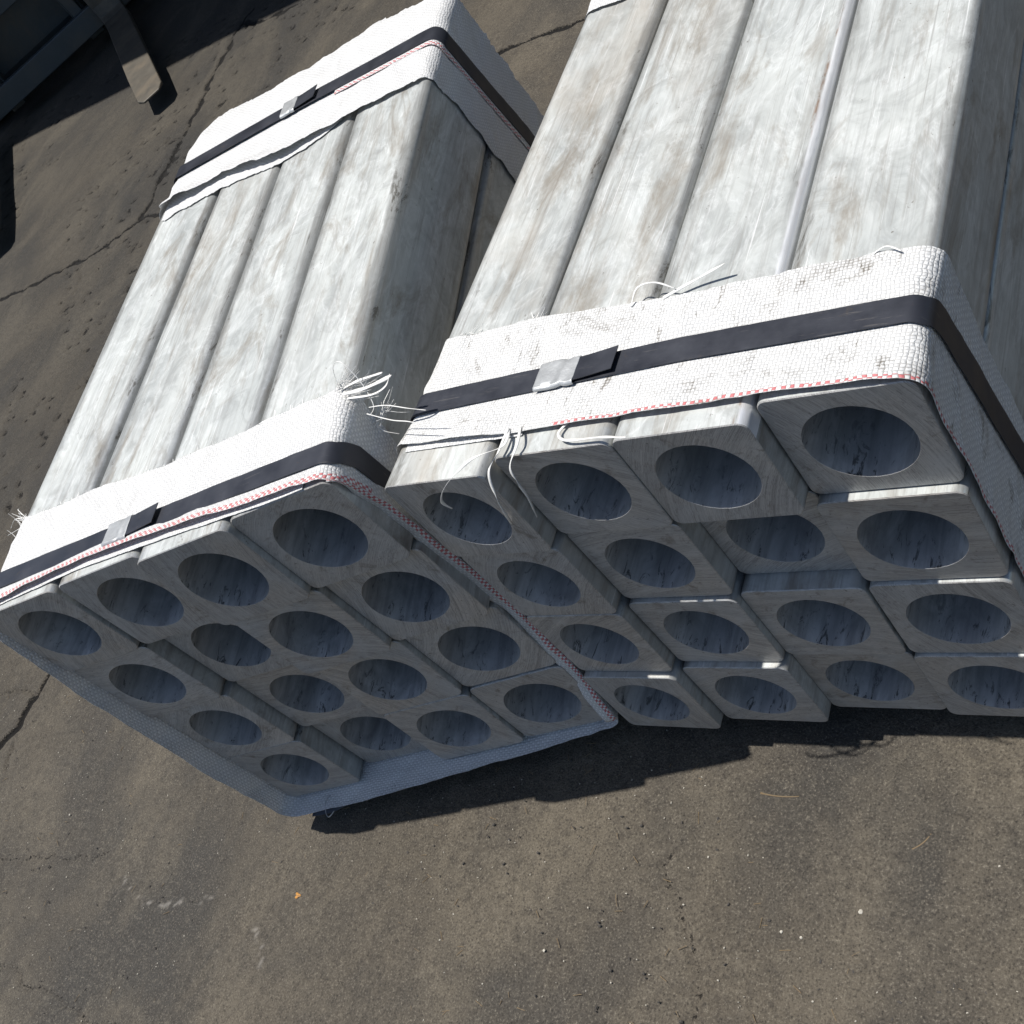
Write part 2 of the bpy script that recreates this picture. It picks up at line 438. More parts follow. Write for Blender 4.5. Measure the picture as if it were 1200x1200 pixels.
def build_ground():
    xs = np.concatenate([[-60, -40, -28, -20, -14, -11, -9], np.arange(-8.0, -5.3, .1), np.arange(-5.3, -2.6, .011), np.arange(-2.6, .75, .006), np.arange(.8, 2.0, .1), [2.3, 2.8, 3.5, 5, 8, 14, 25, 60]])
    ys = np.concatenate([[-60, -30, -15, -8, -4, -2.5, -1.6, -1.1], np.arange(-.8, 2.45, .006), np.arange(2.45, 3.6, .011), np.arange(3.65, 7.0, .1), [7.5, 8.5, 10, 13, 18, 30, 60]])
    X, Y = np.meshgrid(xs, ys)
    x, y = X.ravel(), Y.ravel()
    z = np.zeros_like(x); crack = np.zeros_like(x); scuff = np.zeros_like(x)
    fine = (x > -5.3) & (x < .76) & (y > -.81) & (y < 3.6)
    # gentle unevenness
    z += np.where(fine, .0016 * (np.sin(x * 5.1 + 1.3 * np.sin(y * 3.7)) + np.sin(y * 6.3 + 1.7 * np.sin(x * 4.1))), 0)
    xi = x.astype(np.float32)
    def near(P, R):
        lo, hi = P.min(0) - R, P.max(0) + R
        idx = np.where((x > lo[0]) & (x < hi[0]) & (y > lo[1]) & (y < hi[1]))[0]
        d = np.full(len(idx), 9.0)
        for a, b in zip(P, P[1:]):
            ab = b - a; L2 = max(ab @ ab, 1e-12)
            t = np.clip(((x[idx] - a[0]) * ab[0] + (y[idx] - a[1]) * ab[1]) / L2, 0, 1)
            d = np.minimum(d, np.hypot(x[idx] - a[0] - t * ab[0], y[idx] - a[1] - t * ab[1]))
        return idx, d
    for pts, w, jag in CRACKS:
        P = survey(pts, jag)
        idx, d = near(P, .05)
        wl = w * (.45 + 1.1 * (0.5 + 0.5 * np.sin(x[idx] * 31 + 2 * np.sin(y[idx] * 23)))) 
        k = np.clip(1.15 - d / np.maximum(wl * 2.6, .010), 0, 1)
        crack[idx] = np.maximum(crack[idx], k * (.95 if w > .0035 else .5))
        z[idx] -= .010 * np.clip(k * 1.6 - .6, 0, 1) * min(1, w / .005)
        lip = np.exp(-((d - wl * 2) / .006) ** 2)
        z[idx] += .0016 * lip * min(1, w / .005)
    for pts, w in SCUFFS:
        P = survey(pts, .8)
        idx, d = near(P, .03)
        k = np.clip(1.2 - d / w, 0, 1) * (rng.random(len(idx)) > .72)
        scuff[idx] = np.maximum(scuff[idx], k * .32)
    # pits where the paste has worn away
    npit = 3600
    px = rng.uniform(-5.2, .7, npit); py = rng.uniform(-.75, 3.5, npit)
    keep = np.array([noise.noise(Vector((a * .9, b * .9, 5))) for a, b in zip(px, py)]) > -.25
    far_p = (px < -1.25) & ((py > .3) | (px < -2.2))
    keep &= far_p | (rng.random(npit) < .75)
    pr = np.where(far_p, rng.gamma(2.0, .0024, npit) + .0068, .0034)
    ix = np.searchsorted(xs, px); iy = np.searchsorted(ys, py); nx = len(xs)
    for k in np.where(keep)[0]:
        r = 4
        gx, gy = np.meshgrid(np.arange(max(0, ix[k] - r), min(nx, ix[k] + r)), np.arange(max(0, iy[k] - r), min(len(ys), iy[k] + r)))
        idx = (gy * nx + gx).ravel()
        ang = rng.uniform(0, 3.14); el = rng.uniform(1, 2.2)
        dx, dy = x[idx] - px[k], y[idx] - py[k]
        u = (dx * math.cos(ang) + dy * math.sin(ang)) / el; v = -dx * math.sin(ang) + dy * math.cos(ang)
        q = np.clip(1.4 - np.hypot(u, v) / pr[k], 0, 1)
        z[idx] -= q * min(.006, pr[k] * (.7 if far_p[k] else .35))
        crack[idx] = np.maximum(crack[idx], q * (.64 if far_p[k] else .5))
    me = bpy.data.meshes.new('ground')
    nX, nY = len(xs), len(ys)
    me.vertices.add(nX * nY)
    me.vertices.foreach_set('co', np.stack([x, y, z], 1).astype(np.float32).ravel())
    i, j = np.meshgrid(np.arange(nX - 1), np.arange(nY - 1))
    a = (j * nX + i).ravel()
    q = np.stack([a, a + 1, a + 1 + nX, a + nX], 1).astype(np.int32)
    me.loops.add(q.size); me.polygons.add(len(q))
    me.loops.foreach_set('vertex_index', q.ravel())
    me.polygons.foreach_set('loop_start', np.arange(0, q.size, 4, dtype=np.int32))
    me.polygons.foreach_set('use_smooth', np.ones(len(q), bool))
    for nm, arr in (('crack', crack), ('scuff', scuff)):
        at = me.attributes.new(nm, 'FLOAT', 'POINT')
        at.data.foreach_set('value', arr.astype(np.float32))
    me.update(calc_edges=True)
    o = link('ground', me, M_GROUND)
    tag(o, 'cracked grey brown concrete yard floor', None, None, 'structure')
build_ground()

# ------------------------------------------------------------------ bundle frames (local X across, Y along, Z up; metres)
MR = Matrix.Translation((0, 0, LIFT))
uL = Vector((.96935, .24488, .01981)); vL = Vector((.01938, .00416, -.99980)); wL = Vector((-.24492, .96954, -.00071))
ML = Matrix(((uL.x, wL.x, -vL.x, -.64916), (uL.y, wL.y, -vL.y, -.18956), (uL.z, wL.z, -vL.z, .04067 + LIFT), (0, 0, 0, 1)))
SL = S * 1.068

def tube_mesh(s, length, name):
    hu, hv, r, ch = .4945 * s, .4945 * s, .074 * s, .007 * s
    bore = .3547 * s
    cb = .0012 * s
    prof = []
    for k, (cx, cz) in enumerate(((1, 1), (-1, 1), (-1, -1), (1, -1))):
        for i in range(8):
            a = math.pi / 2 * (k + i / 7)
            prof.append((cx * (hu - r) + r * math.cos(a), cz * (hv - r) + r * math.sin(a), math.cos(a), math.sin(a)))
        nx, nz = (((-1, 1), (-1, -1), (1, -1), (1, 1))[k])
        e = (nx * (hu - r) + r * math.cos(math.pi / 2 * (k + 1)), nz * (hv - r) + r * math.sin(math.pi / 2 * (k + 1)))
        l = prof[-1]
        for i in range(1, 8):
            f = i / 8
            prof.append((l[0] + (e[0] - l[0]) * f, l[1] + (e[1] - l[1]) * f, l[2], l[3]))
    n = len(prof)
    V, F, mi = [], [], []
    def ring(fn):
        b = len(V)
        for p in prof: V.append(fn(p))
        return b
    def circ(rad, y):
        def fn(p):
            a = math.atan2(p[1], p[0]); return (rad * math.cos(a), y, rad * math.sin(a))
        return fn
    def outer(ins, y): return lambda p: (p[0] - p[2] * ins, y, p[1] - p[3] * ins)
    rings = [ring(circ(bore, length * .5)), ring(circ(bore, .06 * s)), ring(circ(bore, cb)), ring(circ(bore + cb, 0)), ring(outer(ch, 0)), ring(outer(0, ch)),
             ring(outer(0, length * .33)), ring(outer(0, length * .66)), ring(outer(0, length - ch)), ring(outer(ch, length)), ring(circ(bore + cb, length)), ring(circ(bore, length - cb)), ring(circ(bore, length * .5))]
    ms = [2, 2, 1, 1, 1, 0, 0, 0, 1, 1, 1, 2]
    for a, b, m in zip(rings, rings[1:], ms):
        for i in range(n):
            j = (i + 1) % n
            F.append((a + i, a + j, b + j, b + i)); mi.append(m)
    me = mesh(name, V, F, True)
    me.polygons.foreach_set('material_index', mi)
    for m in (M_SIDE, M_END, M_BORE): me.materials.append(m)
    bm = bmesh.new(); bm.from_mesh(me)
    bmesh.ops.remove_doubles(bm, verts=bm.verts, dist=1e-6)
    bmesh.ops.recalc_face_normals(bm, faces=bm.faces)
    for e in bm.edges:
        if len(e.link_faces) == 2 and e.calc_face_angle(0) > .5: e.smooth = False
    bm.to_mesh(me); bm.free()
    me.update()
    return me

ROWS = ['top row', 'second row', 'third row', 'bottom row']
COLS = ['leftmost', 'second from left', 'third from left', 'rightmost']
DL = [-.085, -.07, -.163, -.098, -.055, .086, -.08, -.007, -.015, .116, .021, .077, -.005, .187, .026, .064]
DR = [-.157, -.013, 0, .151, -.124, .016, .202, .088, -.122, -.02, .048, .063, -.179, -.072, .08, .04]
UL = [.439, 1.479, 2.484, 3.483]
UR = [.479, 1.495, 2.489, 3.498]
LEN_L, LEN_R = 6.62, 6.75

def bundle(which, M, s, U, D, length):
    me = tube_mesh(s, length * s, 'square_tube_' + which)
    for r in range(4):
        for c in range(4):
            o = bpy.data.objects.new('square_tube', me)
            col.objects.link(o)
            ju, jv = random.uniform(-.002, .002), 0
            loc = Vector(((U[c] + ju) * s, D[r * 4 + c] * s, -(r + .5 + jv) * s))
            o.matrix_world = M @ Matrix.Translation(loc)
            o['rust_glint'] = 1.0 if (which, r, c) == ('right', 0, 2) else 0.0
            o['tan'] = {('right', 0): .9, ('right', 1): .45, ('left', 1): .25}.get((which, c), .12)
            tag(o, f'thick square aluminium tube with round bore, {ROWS[r]}, {COLS[c]}, in the {which} bundle', 'metal tube', f'square tubes of the {which} bundle')
bundle('left', ML, SL, UL, DL, LEN_L)
bundle('right', MR, S, UR, DR, LEN_R)

# ------------------------------------------------------------------ bands round a bundle
def perim(off, r, umin, umax, step=.035):
    """samples (u, v, nu, nv, pos) round the bundle; pos 0-4 top, 4-8 right side, 8-12 bottom, 12-16 left side"""
    u0, u1, v0, v1 = umin - off, umax + off, -off, 4 + off
    out = []
    def side(p0, p1, n, pos0):
        L = math.hypot(p1[0] - p0[0], p1[1] - p0[1]); k = max(2, int(L / step))
        for i in range(k):
            f = i / k
            out.append((p0[0] + (p1[0] - p0[0]) * f, p0[1] + (p1[1] - p0[1]) * f, n[0], n[1], pos0 + .1 + 3.8 * f))
    def arc(cx, cy, a0, pos):
        for i in range(8):
            a = a0 + math.pi / 2 * i / 8
            out.append((cx + r * math.cos(a), cy + r * math.sin(a), math.cos(a), math.sin(a), pos - .1 + .2 * i / 8))
    side((u0 + r, v0), (u1 - r, v0), (0, -1), 0)
    arc(u1 - r, v0 + r, -math.pi / 2, 4)
    side((u1, v0 + r), (u1, v1 - r), (1, 0), 4)
    arc(u1 - r, v1 - r, 0, 8)
    side((u1 - r, v1), (u0 + r, v1), (0, 1), 8)
    arc(u0 + r, v1 - r, math.pi / 2, 12)
    side((u0, v1 - r), (u0, v0 + r), (-1, 0), 12)
    arc(u0 + r, v0 + r, math.pi, 16)
    return out

def band(name, s, ulim, front, back, off, mat, strap=None, lift=None, rag=(0, 0), span=None, redspan=(-1, 17), seed=0, nb=26, wrinkle=.010, thick=.0004, droop=None, r=.12, parent=None, matrix=None, step=.035):
    P = perim(off, r, *ulim, step=step)
    if span: P = [p for p in P if span[0] <= p[4] <= span[1]]
    closed = span is None
    V, F, UV, ED = [], [], [], []
    arc = 0.0
    arcs = [0.0]
    for a, b in zip(P, P[1:] + [P[0]]):
        arc += math.hypot(b[0] - a[0], b[1] - a[1]); arcs.append(arc)
    for i, p in enumerate(P):
        pos = p[4]
        wf = lerp_list(front, pos) + rag[0] * (noise.noise(Vector((arcs[i] * 5, seed, 1))) + .6 * noise.noise(Vector((arcs[i] * 21, seed, 2))))
        wb = lerp_list(back, pos) + rag[1] * (noise.noise(Vector((arcs[i] * 4, seed, 5))) + .6 * noise.noise(Vector((arcs[i] * 19, seed, 6))))
        for j in range(nb + 1):
            f = j / nb
            w = wf + (wb - wf) * f
            e = wrinkle * (1 + noise.noise(Vector((arcs[i] * 1.6, w * 3.2, seed))) + .5 * noise.noise(Vector((arcs[i] * 6, w * 5, seed + 4))) + 1.6 * max(0, .25 - abs(noise.noise(Vector((arcs[i] * 2.2 + w * 1.5, w * 1.2, seed + 7))))) * 3)
            if strap is not None:
                cw = lerp_list(strap, pos)
                e *= sm(.10, .24, abs(w - cw))
            if lift is not None:
                la, ln = lift
                e += lerp_list(la, pos) * sm(ln, 0, w - wf) * (.75 + .5 * noise.noise(Vector((arcs[i] * 2.4, seed, 9))))
            dv = 0.0
            if droop is not None and w > droop[0]:
                dv = droop[1] * (w - droop[0]) ** 2
            u, v = p[0] + p[2] * e, p[1] + p[3] * e
            if dv:
                cu, cv = (ulim[0] + ulim[1]) / 2, 2.0
                u, v = u + (cu - u) * dv, v + (cv - v) * dv
            V.append((u * s, w * s, -v * s))
            UV.append((arcs[i] * s, w * s)); ED.append((arcs[i] * s, (w - wf) * s + (0 if redspan[0] <= pos <= redspan[1] else 1)))
    n = len(P)
    for i in range(n if closed else n - 1):
        i2 = (i + 1) % n
        for j in range(nb):
            F.append((i * (nb + 1) + j, i2 * (nb + 1) + j, i2 * (nb + 1) + j + 1, i * (nb + 1) + j + 1))
    me = mesh(name, V, F, True)
    u1, u2 = me.uv_layers.new(name='weave'), me.uv_layers.new(name='edge')
    L = np.empty(len(me.loops), np.int32); me.loops.foreach_get('vertex_index', L)
    A, B = np.array(UV)[L], np.array(ED)[L]
    if closed:                                  # last strip closes the loop: keep its coordinates running on
        k = nb * 4
        last = A[-k:]; sel = last[:, 0] < arc * s * .5
        A[-k:, 0][sel] += arcs[n] * s; B[-k:, 0][sel] += arcs[n] * s
    u1.data.foreach_set('uv', A.astype(np.float32).ravel()); u2.data.foreach_set('uv', B.astype(np.float32).ravel())
    me.materials.append(mat)
    o = bpy.data.objects.new(name, me); col.objects.link(o)
    if thick:
        md = o.modifiers.new('thickness', 'SOLIDIFY'); md.thickness = thick; md.offset = 0
        es = o.modifiers.new('crisp', 'EDGE_SPLIT'); es.split_angle = math.radians(50)
    if parent is not None: o.parent = parent
    elif matrix is not None: o.matrix_world = matrix
    return o

def ribbon(name, s, pts, width, thick, mat, parent, seg=8, flat=(0, 0, 1)):
    """a flat tape running along control points (u, v, w) of the bundle"""
    C = [Vector((u * s, w * s, -v * s)) for u, v, w in pts]
    Q = []
    for i in range(len(C) - 1):
        p0, p1, p2, p3 = C[max(0, i - 1)], C[i], C[i + 1], C[min(len(C) - 1, i + 2)]
        for k in range(seg):
            t = k / seg
            Q.append(.5 * ((2 * p1) + (p2 - p0) * t + (2 * p0 - 5 * p1 + 4 * p2 - p3) * t * t + (3 * p1 - p0 - 3 * p2 + p3) * t ** 3))
    Q.append(C[-1])
    V, F = [], []
    fl = Vector(flat)
    for i, q in enumerate(Q):
        T = (Q[min(i + 1, len(Q) - 1)] - Q[max(i - 1, 0)]).normalized()
        side = T.cross(fl)
        if side.length < .05: side = T.cross(Vector((1, .3, 0)))
        side.normalize()
        up = side.cross(T).normalized()
        tw = noise.noise(Vector((i * .13, q.x * 40, 2))) * .9
        a = side * math.cos(tw) + up * math.sin(tw); b = up * math.cos(tw) - side * math.sin(tw)
        w = width * (1 - .55 * sm(.8, 1, i / len(Q)))
        for sx, sy in ((-1, -1), (1, -1), (1, 1), (-1, 1)): V.append(q + a * (sx * w / 2) + b * (sy * thick / 2))
    for i in range(len(Q) - 1):
        for k in range(4): F.append((i * 4 + k, i * 4 + (k + 1) % 4, i * 4 + 4 + (k + 1) % 4, i * 4 + 4 + k))
    m = (len(Q) - 1) * 4
    F += [(3, 2, 1, 0), (m, m + 1, m + 2, m + 3)]
    me = mesh(name, V, F, True)
    return link(name, me, mat, parent)

def fray(s, parent, roots, n, length, spread, mat, name='fray'):
    """many short torn tape ends at the cut edge, joined into one part"""
    V, F = [], []
    for _ in range(n):
        (a, da) = random.choice(roots)
        b = Vector(a) + Vector((random.uniform(-1, 1) * spread[0], random.uniform(-1, 1) * spread[1], random.uniform(-1, 1) * spread[2]))
        d = (Vector(da) + Vector((random.gauss(0, .35), random.gauss(0, .2), random.gauss(0, .35)))).normalized() * random.uniform(.3, 1) * length
        c = Vector((random.gauss(0, .25), random.uniform(-.1, .35), random.gauss(0, .25))) * d.length
        w = random.uniform(.15, .8) * .001
        pts = [b, b + d * .5 + c * .3, b + d]
        k0 = len(V)
        for i, p in enumerate(pts):
            q = Vector((p.x * s, p.z * s, -p.y * s))
            dd = Vector((d.x, d.z, -d.y)).normalized(); sd = dd.cross(Vector((.2, .3, 1))).normalized()
            ww = w * (1 - .3 * i)
            up = sd.cross(dd) * .00018
            V += [q - sd * ww - up, q + sd * ww - up, q + sd * ww + up, q - sd * ww + up]
        for i in range(2):
            for k in range(4): F.append((k0 + i * 4 + k, k0 + i * 4 + (k + 1) % 4, k0 + i * 4 + 4 + (k + 1) % 4, k0 + i * 4 + 4 + k))
    o = link(name, mesh(name, V, F), mat, parent)
    o['kind'] = 'stuff'
    return o

def strap_set(label, s, M, ulim, centre, width, off, seal_u, tail_to, group, sealw=.34):
    root = bpy.data.objects.new('steel_strap', None); col.objects.link(root); root.matrix_world = M
    tag(root, label, 'steel strap', group)
    fr = [(p, c - width / 2) for p, c in centre]; bk = [(p, c + width / 2) for p, c in centre]
    band('strap_band', s, ulim, fr, bk, off, M_STRAP, nb=4, wrinkle=.003, thick=.0009, r=.13, parent=root, seed=3)
    u0, u1 = seal_u
    c0, c1 = lerp_list(centre, u0), lerp_list(centre, u1)
    # crimped seal: a folded plate hugging the strap, with two bites
    V, F = [], []
    nu, prof = 16, [(-.57, .008), (-.56, .022), (-.50, .030), (-.30, .028), (0, .030), (.30, .028), (.50, .030), (.56, .022), (.57, .008)]
    for i in range(nu + 1):
        f = i / nu; u = u0 + (u1 - u0) * f; c = c0 + (c1 - c0) * f
        bite = math.exp(-((f - .68) / .07) ** 2)
        for (x, h) in prof:
            sq = 1 - .10 * bite * (abs(x) > .4)
            hh = h + .008 * bite * (abs(x) < .45) + .010 * noise.noise(Vector((u * 9, x * 3, 2)))
            V.append((u * s, (c + x * width * sq) * s, (off + hh) * s))
    k = len(prof)
    for i in range(nu):
        for j in range(k - 1): F.append((i * k + j, i * k + k + j, i * k + k + j + 1, i * k + j + 1))
    o = link('seal', mesh('seal', V, F, True), M_SEAL, root)
    md = o.modifiers.new('thickness', 'SOLIDIFY'); md.thickness = .0012; md.offset = 1
    bv = o.modifiers.new('edge', 'BEVEL'); bv.width = .0004; bv.segments = 2
    # free end of the strap, springing up off the band
    V, F = [], []
    for i in range(15):
        f = i / 14; u = u1 - .02 + (tail_to - u1 + .02) * f; c = lerp_list(centre, u) + .02 * f
        h = off + .03 + .014 * f ** 1.4
        for x in (-.5, -.17, .17, .5): V.append((u * s, (c + x * width * .97) * s, h * s))
    for i in range(14):
        for j in range(3): F.append((i * 4 + j, i * 4 + 4 + j, i * 4 + 5 + j, i * 4 + 1 + j))
    o = link('strap_tail', mesh('strap_tail', V, F, True), M_STRAP, root)
    md = o.modifiers.new('thickness', 'SOLIDIFY'); md.thickness = .0009; md.offset = 0
    es = o.modifiers.new('crisp', 'EDGE_SPLIT'); es.split_angle = math.radians(50)
    return root

def hem(s, parent, ulim, front, span, depth, curl, mat, bulge, off=.022):
    """front hem turned inwards across the tube ends on the right-hand side"""
    P = [p for p in perim(off, .12, *ulim, step=.03) if span[0] <= p[4] <= span[1]]
    V, F, UV, ED = [], [], [], []
    arc = 0; nb = 6; last = None
    for p in P:
        if last: arc += math.hypot(p[0] - last[0], p[1] - last[1])
        last = p
        wf = lerp_list(front, p[4]); bl = lerp_list(bulge, p[4])
        d = depth * (.8 + .5 * noise.noise(Vector((arc * 2, 3, 1)))) * sm(span[0], span[0] + .5, p[4])
        for j in range(nb + 1):
            f = j / nb
            inn = d * f - bl; ww = wf - .006 - curl * math.sin(f * 2.2) + .01 * noise.noise(Vector((arc * 5, f, 4)))
            V.append(((p[0] - p[2] * inn) * s, ww * s, -(p[1] - p[3] * inn) * s)); UV.append((arc * s, f * depth * s)); ED.append((arc * s, f * depth * s))
    for i in range(len(P) - 1):
        for j in range(nb): F.append((i * (nb + 1) + j, i * (nb + 1) + j + 1, (i + 1) * (nb + 1) + j + 1, (i + 1) * (nb + 1) + j))
    me = mesh('turned_hem', V, F, True)
    L = np.empty(len(me.loops), np.int32); me.loops.foreach_get('vertex_index', L)
    for nm, arr in (('weave', UV), ('edge', ED)):
        me.uv_layers.new(name=nm).data.foreach_set('uv', np.array(arr)[L].astype(np.float32).ravel())
    o = link('turned_hem', me, mat, parent)
    md = o.modifiers.new('thickness', 'SOLIDIFY'); md.thickness = .0004; md.offset = 0

ULL, URL = (UL[0] - .4945, UL[3] + .4945), (UR[0] - .4945, UR[3] + .4945)

# right bundle, front wrap
CR = [(0, .60), (1, .64), (2.4, .69), (4, .68), (4.2, .75), (6, 1.0), (8, 1.05), (12, .75), (14, .65), (16, .60)]
wr = band('woven_wrap', S, URL, [(0, .21), (1, .165), (1.8, .17), (2.6, .165), (3.3, .175), (3.95, .145), (4.2, .17), (6, .18), (8, .3), (12, .3), (16, .21)],
          [(0, 1.29), (1.05, 1.3), (2.3, 1.22), (3.3, 1.23), (4, 1.2), (5, 1.22), (8, 1.35), (12, 1.3), (16, 1.29)],
          .012, M_WV_R, strap=CR, lift=([(0, .02), (.6, .05), (1.2, .015), (3, .03), (4.5, .02), (16, .02)], .3), rag=(.006, .016), seed=1, matrix=MR, nb=34, redspan=(1.5, 8))
tag(wr, 'soiled white woven plastic band with red edge round the front of the right bundle', 'woven wrap', 'woven bands round the bundles')
band('fabric_underlayer', S, URL, [(0, .155), (1.2, .15), (1.6, .2)], [(0, .6), (2, .6)], .004, M_WV_P, span=(.1, 1.25), seed=2, wrinkle=.002, rag=(.006, 0), nb=12, parent=wr)
for pts, wd in (([(1.12, -.04, .2), (1.15, -.07, .02), (.98, -.14, -.12), (.72, -.04, -.24), (.56, .12, -.26), (.53, .27, -.22)], .0030),
                ([(1.12, -.05, .2), (1.11, -.05, .0), (1.04, .0, -.14), (1.0, .2, -.22), (.94, .42, -.22), (.80, .66, -.13)], .0026),
                ([(1.22, -.04, .2), (1.27, -.06, .04), (1.20, .02, -.1), (1.18, .18, -.13), (1.14, .36, -.12), (1.06, .6, -.12)], .0026),
                ([(1.62, -.02, .2), (1.58, -.03, .1), (1.68, -.04, .02), (1.95, -.05, .0), (2.2, -.08, -.06)], .0026),
                ([(1.84, -.03, 1.2), (1.9, -.10, 1.30), (2.05, -.12, 1.30), (2.2, -.06, 1.26)], .0016),
                ([(2.1, -.03, 1.22), (2.35, -.06, 1.30), (2.6, -.12, 1.33)], .0028),
                ([(3.6, -.03, 1.2), (3.7, -.06, 1.22), (3.8, -.05, 1.16)], .0016)):
    ribbon('loose_thread', S, pts, wd * 1.25, .0004, M_THREAD, wr)
fray(S, wr, [((.3, -.02, 1.3), (.2, -.1, .6)), ((.9, -.02, 1.3), (.4, -.1, .5))], 22, .10, (.12, .01, .03), M_THREAD)
strap_set('blued steel strap with bright crimped seal across the right bundle', S, MR, URL, CR, .215, .026, (1.22, 1.56), 1.88, 'steel straps round the bundles')

# right bundle, rear wrap (only its corner reaches the picture)
CRB = [(0, 6.15), (4, 6.2), (8, 6.3), (12, 6.3), (16, 6.15)]
wrb = band('woven_wrap', S, URL, [(0, 5.58), (2, 5.5), (4, 5.6), (8, 5.6), (16, 5.58)], [(0, 6.75), (4, 6.7), (16, 6.75)], .012, M_WV_P, strap=CRB, rag=(.02, .02), seed=7, matrix=MR)
tag(wrb, 'white woven plastic band at the far end of the right bundle', 'woven wrap', 'woven bands round the bundles')
strap_set('blued steel strap at the far end of the right bundle', S, MR, URL, CRB, .215, .026, (1.22, 1.56), 1.88, 'steel straps round the bundles')

# left bundle, front wrap
CL = [(0, .25), (1, .235), (2, .215), (3.3, .18), (4, .16), (4.2, .26), (4.6, .28), (8, .35), (12, .3), (16, .25)]
LF = [(0, .0), (.26, -.01), (1.34, .06), (2.38, .01), (3.3, -.07), (4.0, -.09), (4.2, -.01), (4.54, .07), (5.05, .10), (5.7, .15), (6.45, .14), (7.3, .09), (7.8, .0), (8.2, .0), (9, -.07), (9.9, -.12), (10.9, -.19), (12, -.21), (13, -.24), (13.9, -.21), (14.65, -.20), (15.26, -.16), (15.7, -.13), (16, -.02)]
LB = [(0, .98), (.66, .92), (1.1, .93), (2, .82), (3, .8), (3.9, .82), (4.3, .72), (4.6, .65), (6, .75), (8, .9), (12, .95), (16, .98)]
wl = band('woven_wrap', SL, ULL, LF, LB, .014, M_WV_L, strap=CL,
          lift=([(0, .03), (1.3, .05), (2.4, .06), (3.4, .03), (4, .01), (4.5, .06), (5, .075), (7, .075), (7.6, .04), (8.2, .03), (10, .04), (11.8, .04), (12.2, .03), (14, .05), (15.6, .02), (16, .02)], .25), rag=(.006, .02), seed=11, matrix=ML, nb=30, redspan=(-1, 4.4))
tag(wl, 'bright white woven plastic band with red edge round the front of the left bundle', 'woven wrap', 'woven bands round the bundles')
band('fabric_underlayer', SL, ULL, [(0, -.04), (1.3, .015), (2.4, -.035), (3.4, -.10), (4, -.1)], [(0, .5), (4, .5)], .004, M_WV_P, span=(.1, 3.8), seed=12, wrinkle=.002, rag=(.008, 0), nb=14, parent=wl)
for pts, wd in (([(3.95, -.03, .78), (4.15, -.08, .72), (4.4, -.1, .66)], .005), ([(3.95, -.03, .72), (4.2, -.06, .63), (4.5, -.1, .58)], .007),
                ([(4.0, -.02, .66), (4.25, -.02, .58), (4.42, -.06, .55), (4.5, -.12, .58)], .004),
                ([(3.9, -.03, .8), (3.98, -.2, .82), (4.12, -.26, .76), (4.2, -.1, .66), (4.22, .05, .55), (4.15, .1, .52)], .0015),
                ([(4.2, .03, .52), (4.38, .02, .45), (4.55, .06, .38), (4.72, .08, .30)], .0016), ([(4.16, .06, .5), (4.36, .12, .4), (4.52, .14, .33), (4.7, .18, .24)], .0016),
                ([(.05, .0, .95), (-.1, -.04, 1.0), (-.24, .02, .98)], .002), ([(.03, .02, .9), (-.12, .06, .86), (-.2, .16, .78)], .002), ([(.05, -.02, .97), (-.08, -.06, 1.08), (-.16, -.02, 1.16)], .0015)):
    ribbon('loose_thread', SL, pts, wd * .75, .0004, M_THREAD, wl)
fray(SL, wl, [((3.9, -.03, .82), (.6, -.1, .1)), ((4.0, .02, .74), (.7, -.05, -.1)), ((4.02, .3, .7), (.2, .1, .5))], 60, .26, (.06, .02, .09), M_THREAD)
fray(SL, wl, [((.0, .0, .96), (-.7, -.15, .25)), ((-.03, .05, .85), (-.7, .1, .1))], 34, .2, (.03, .04, .08), M_THREAD)
fray(SL, wl, [((u, -.02, lerp_list(LB, u)), (.1, -.1, .5)) for u in (.5, 1, 1.6, 2.2, 2.8, 3.4)], 60, .06, (.3, .01, .02), M_THREAD)
hem(SL, wl, ULL, LF, (4.0, 7.9), .15, .02, M_WV_H, [(4, .02), (4.5, .06), (5, .075), (7, .075), (7.6, .04), (8, .03)])
sl = strap_set('blued steel strap with bright crimped seal across the front of the left bundle', SL, ML, ULL, CL, .20, .030, (1.56, 1.84), 2.16, 'steel straps round the bundles')
# its second free end hangs below the bundle, with a curl of wire through it
V, F = [], []
for i in range(7):
    f = i / 6
    for x in (0, 1): V.append(((.20 + .5 * f) * SL, (-.22 + .05 * f + x * .24) * SL, (-4.10 - .05 * math.sin(f * 3) + .02 * f) * SL))
for i in range(6): F.append((2 * i, 2 * i + 2, 2 * i + 3, 2 * i + 1))
o = link('strap_tail', mesh('strap_tail', V, F, True), M_STRAP, sl)
md = o.modifiers.new('thickness', 'SOLIDIFY'); md.thickness = .0009
ring = [(.50 + .09 * math.cos(a), 4.06 + .02 * math.sin(a * 2), -.17 + .12 * math.sin(a)) for a in [i * .7 for i in range(9)]]
ribbon('wire_curl', SL, ring, .0016, .0014, M_SEAL, sl, seg=5)

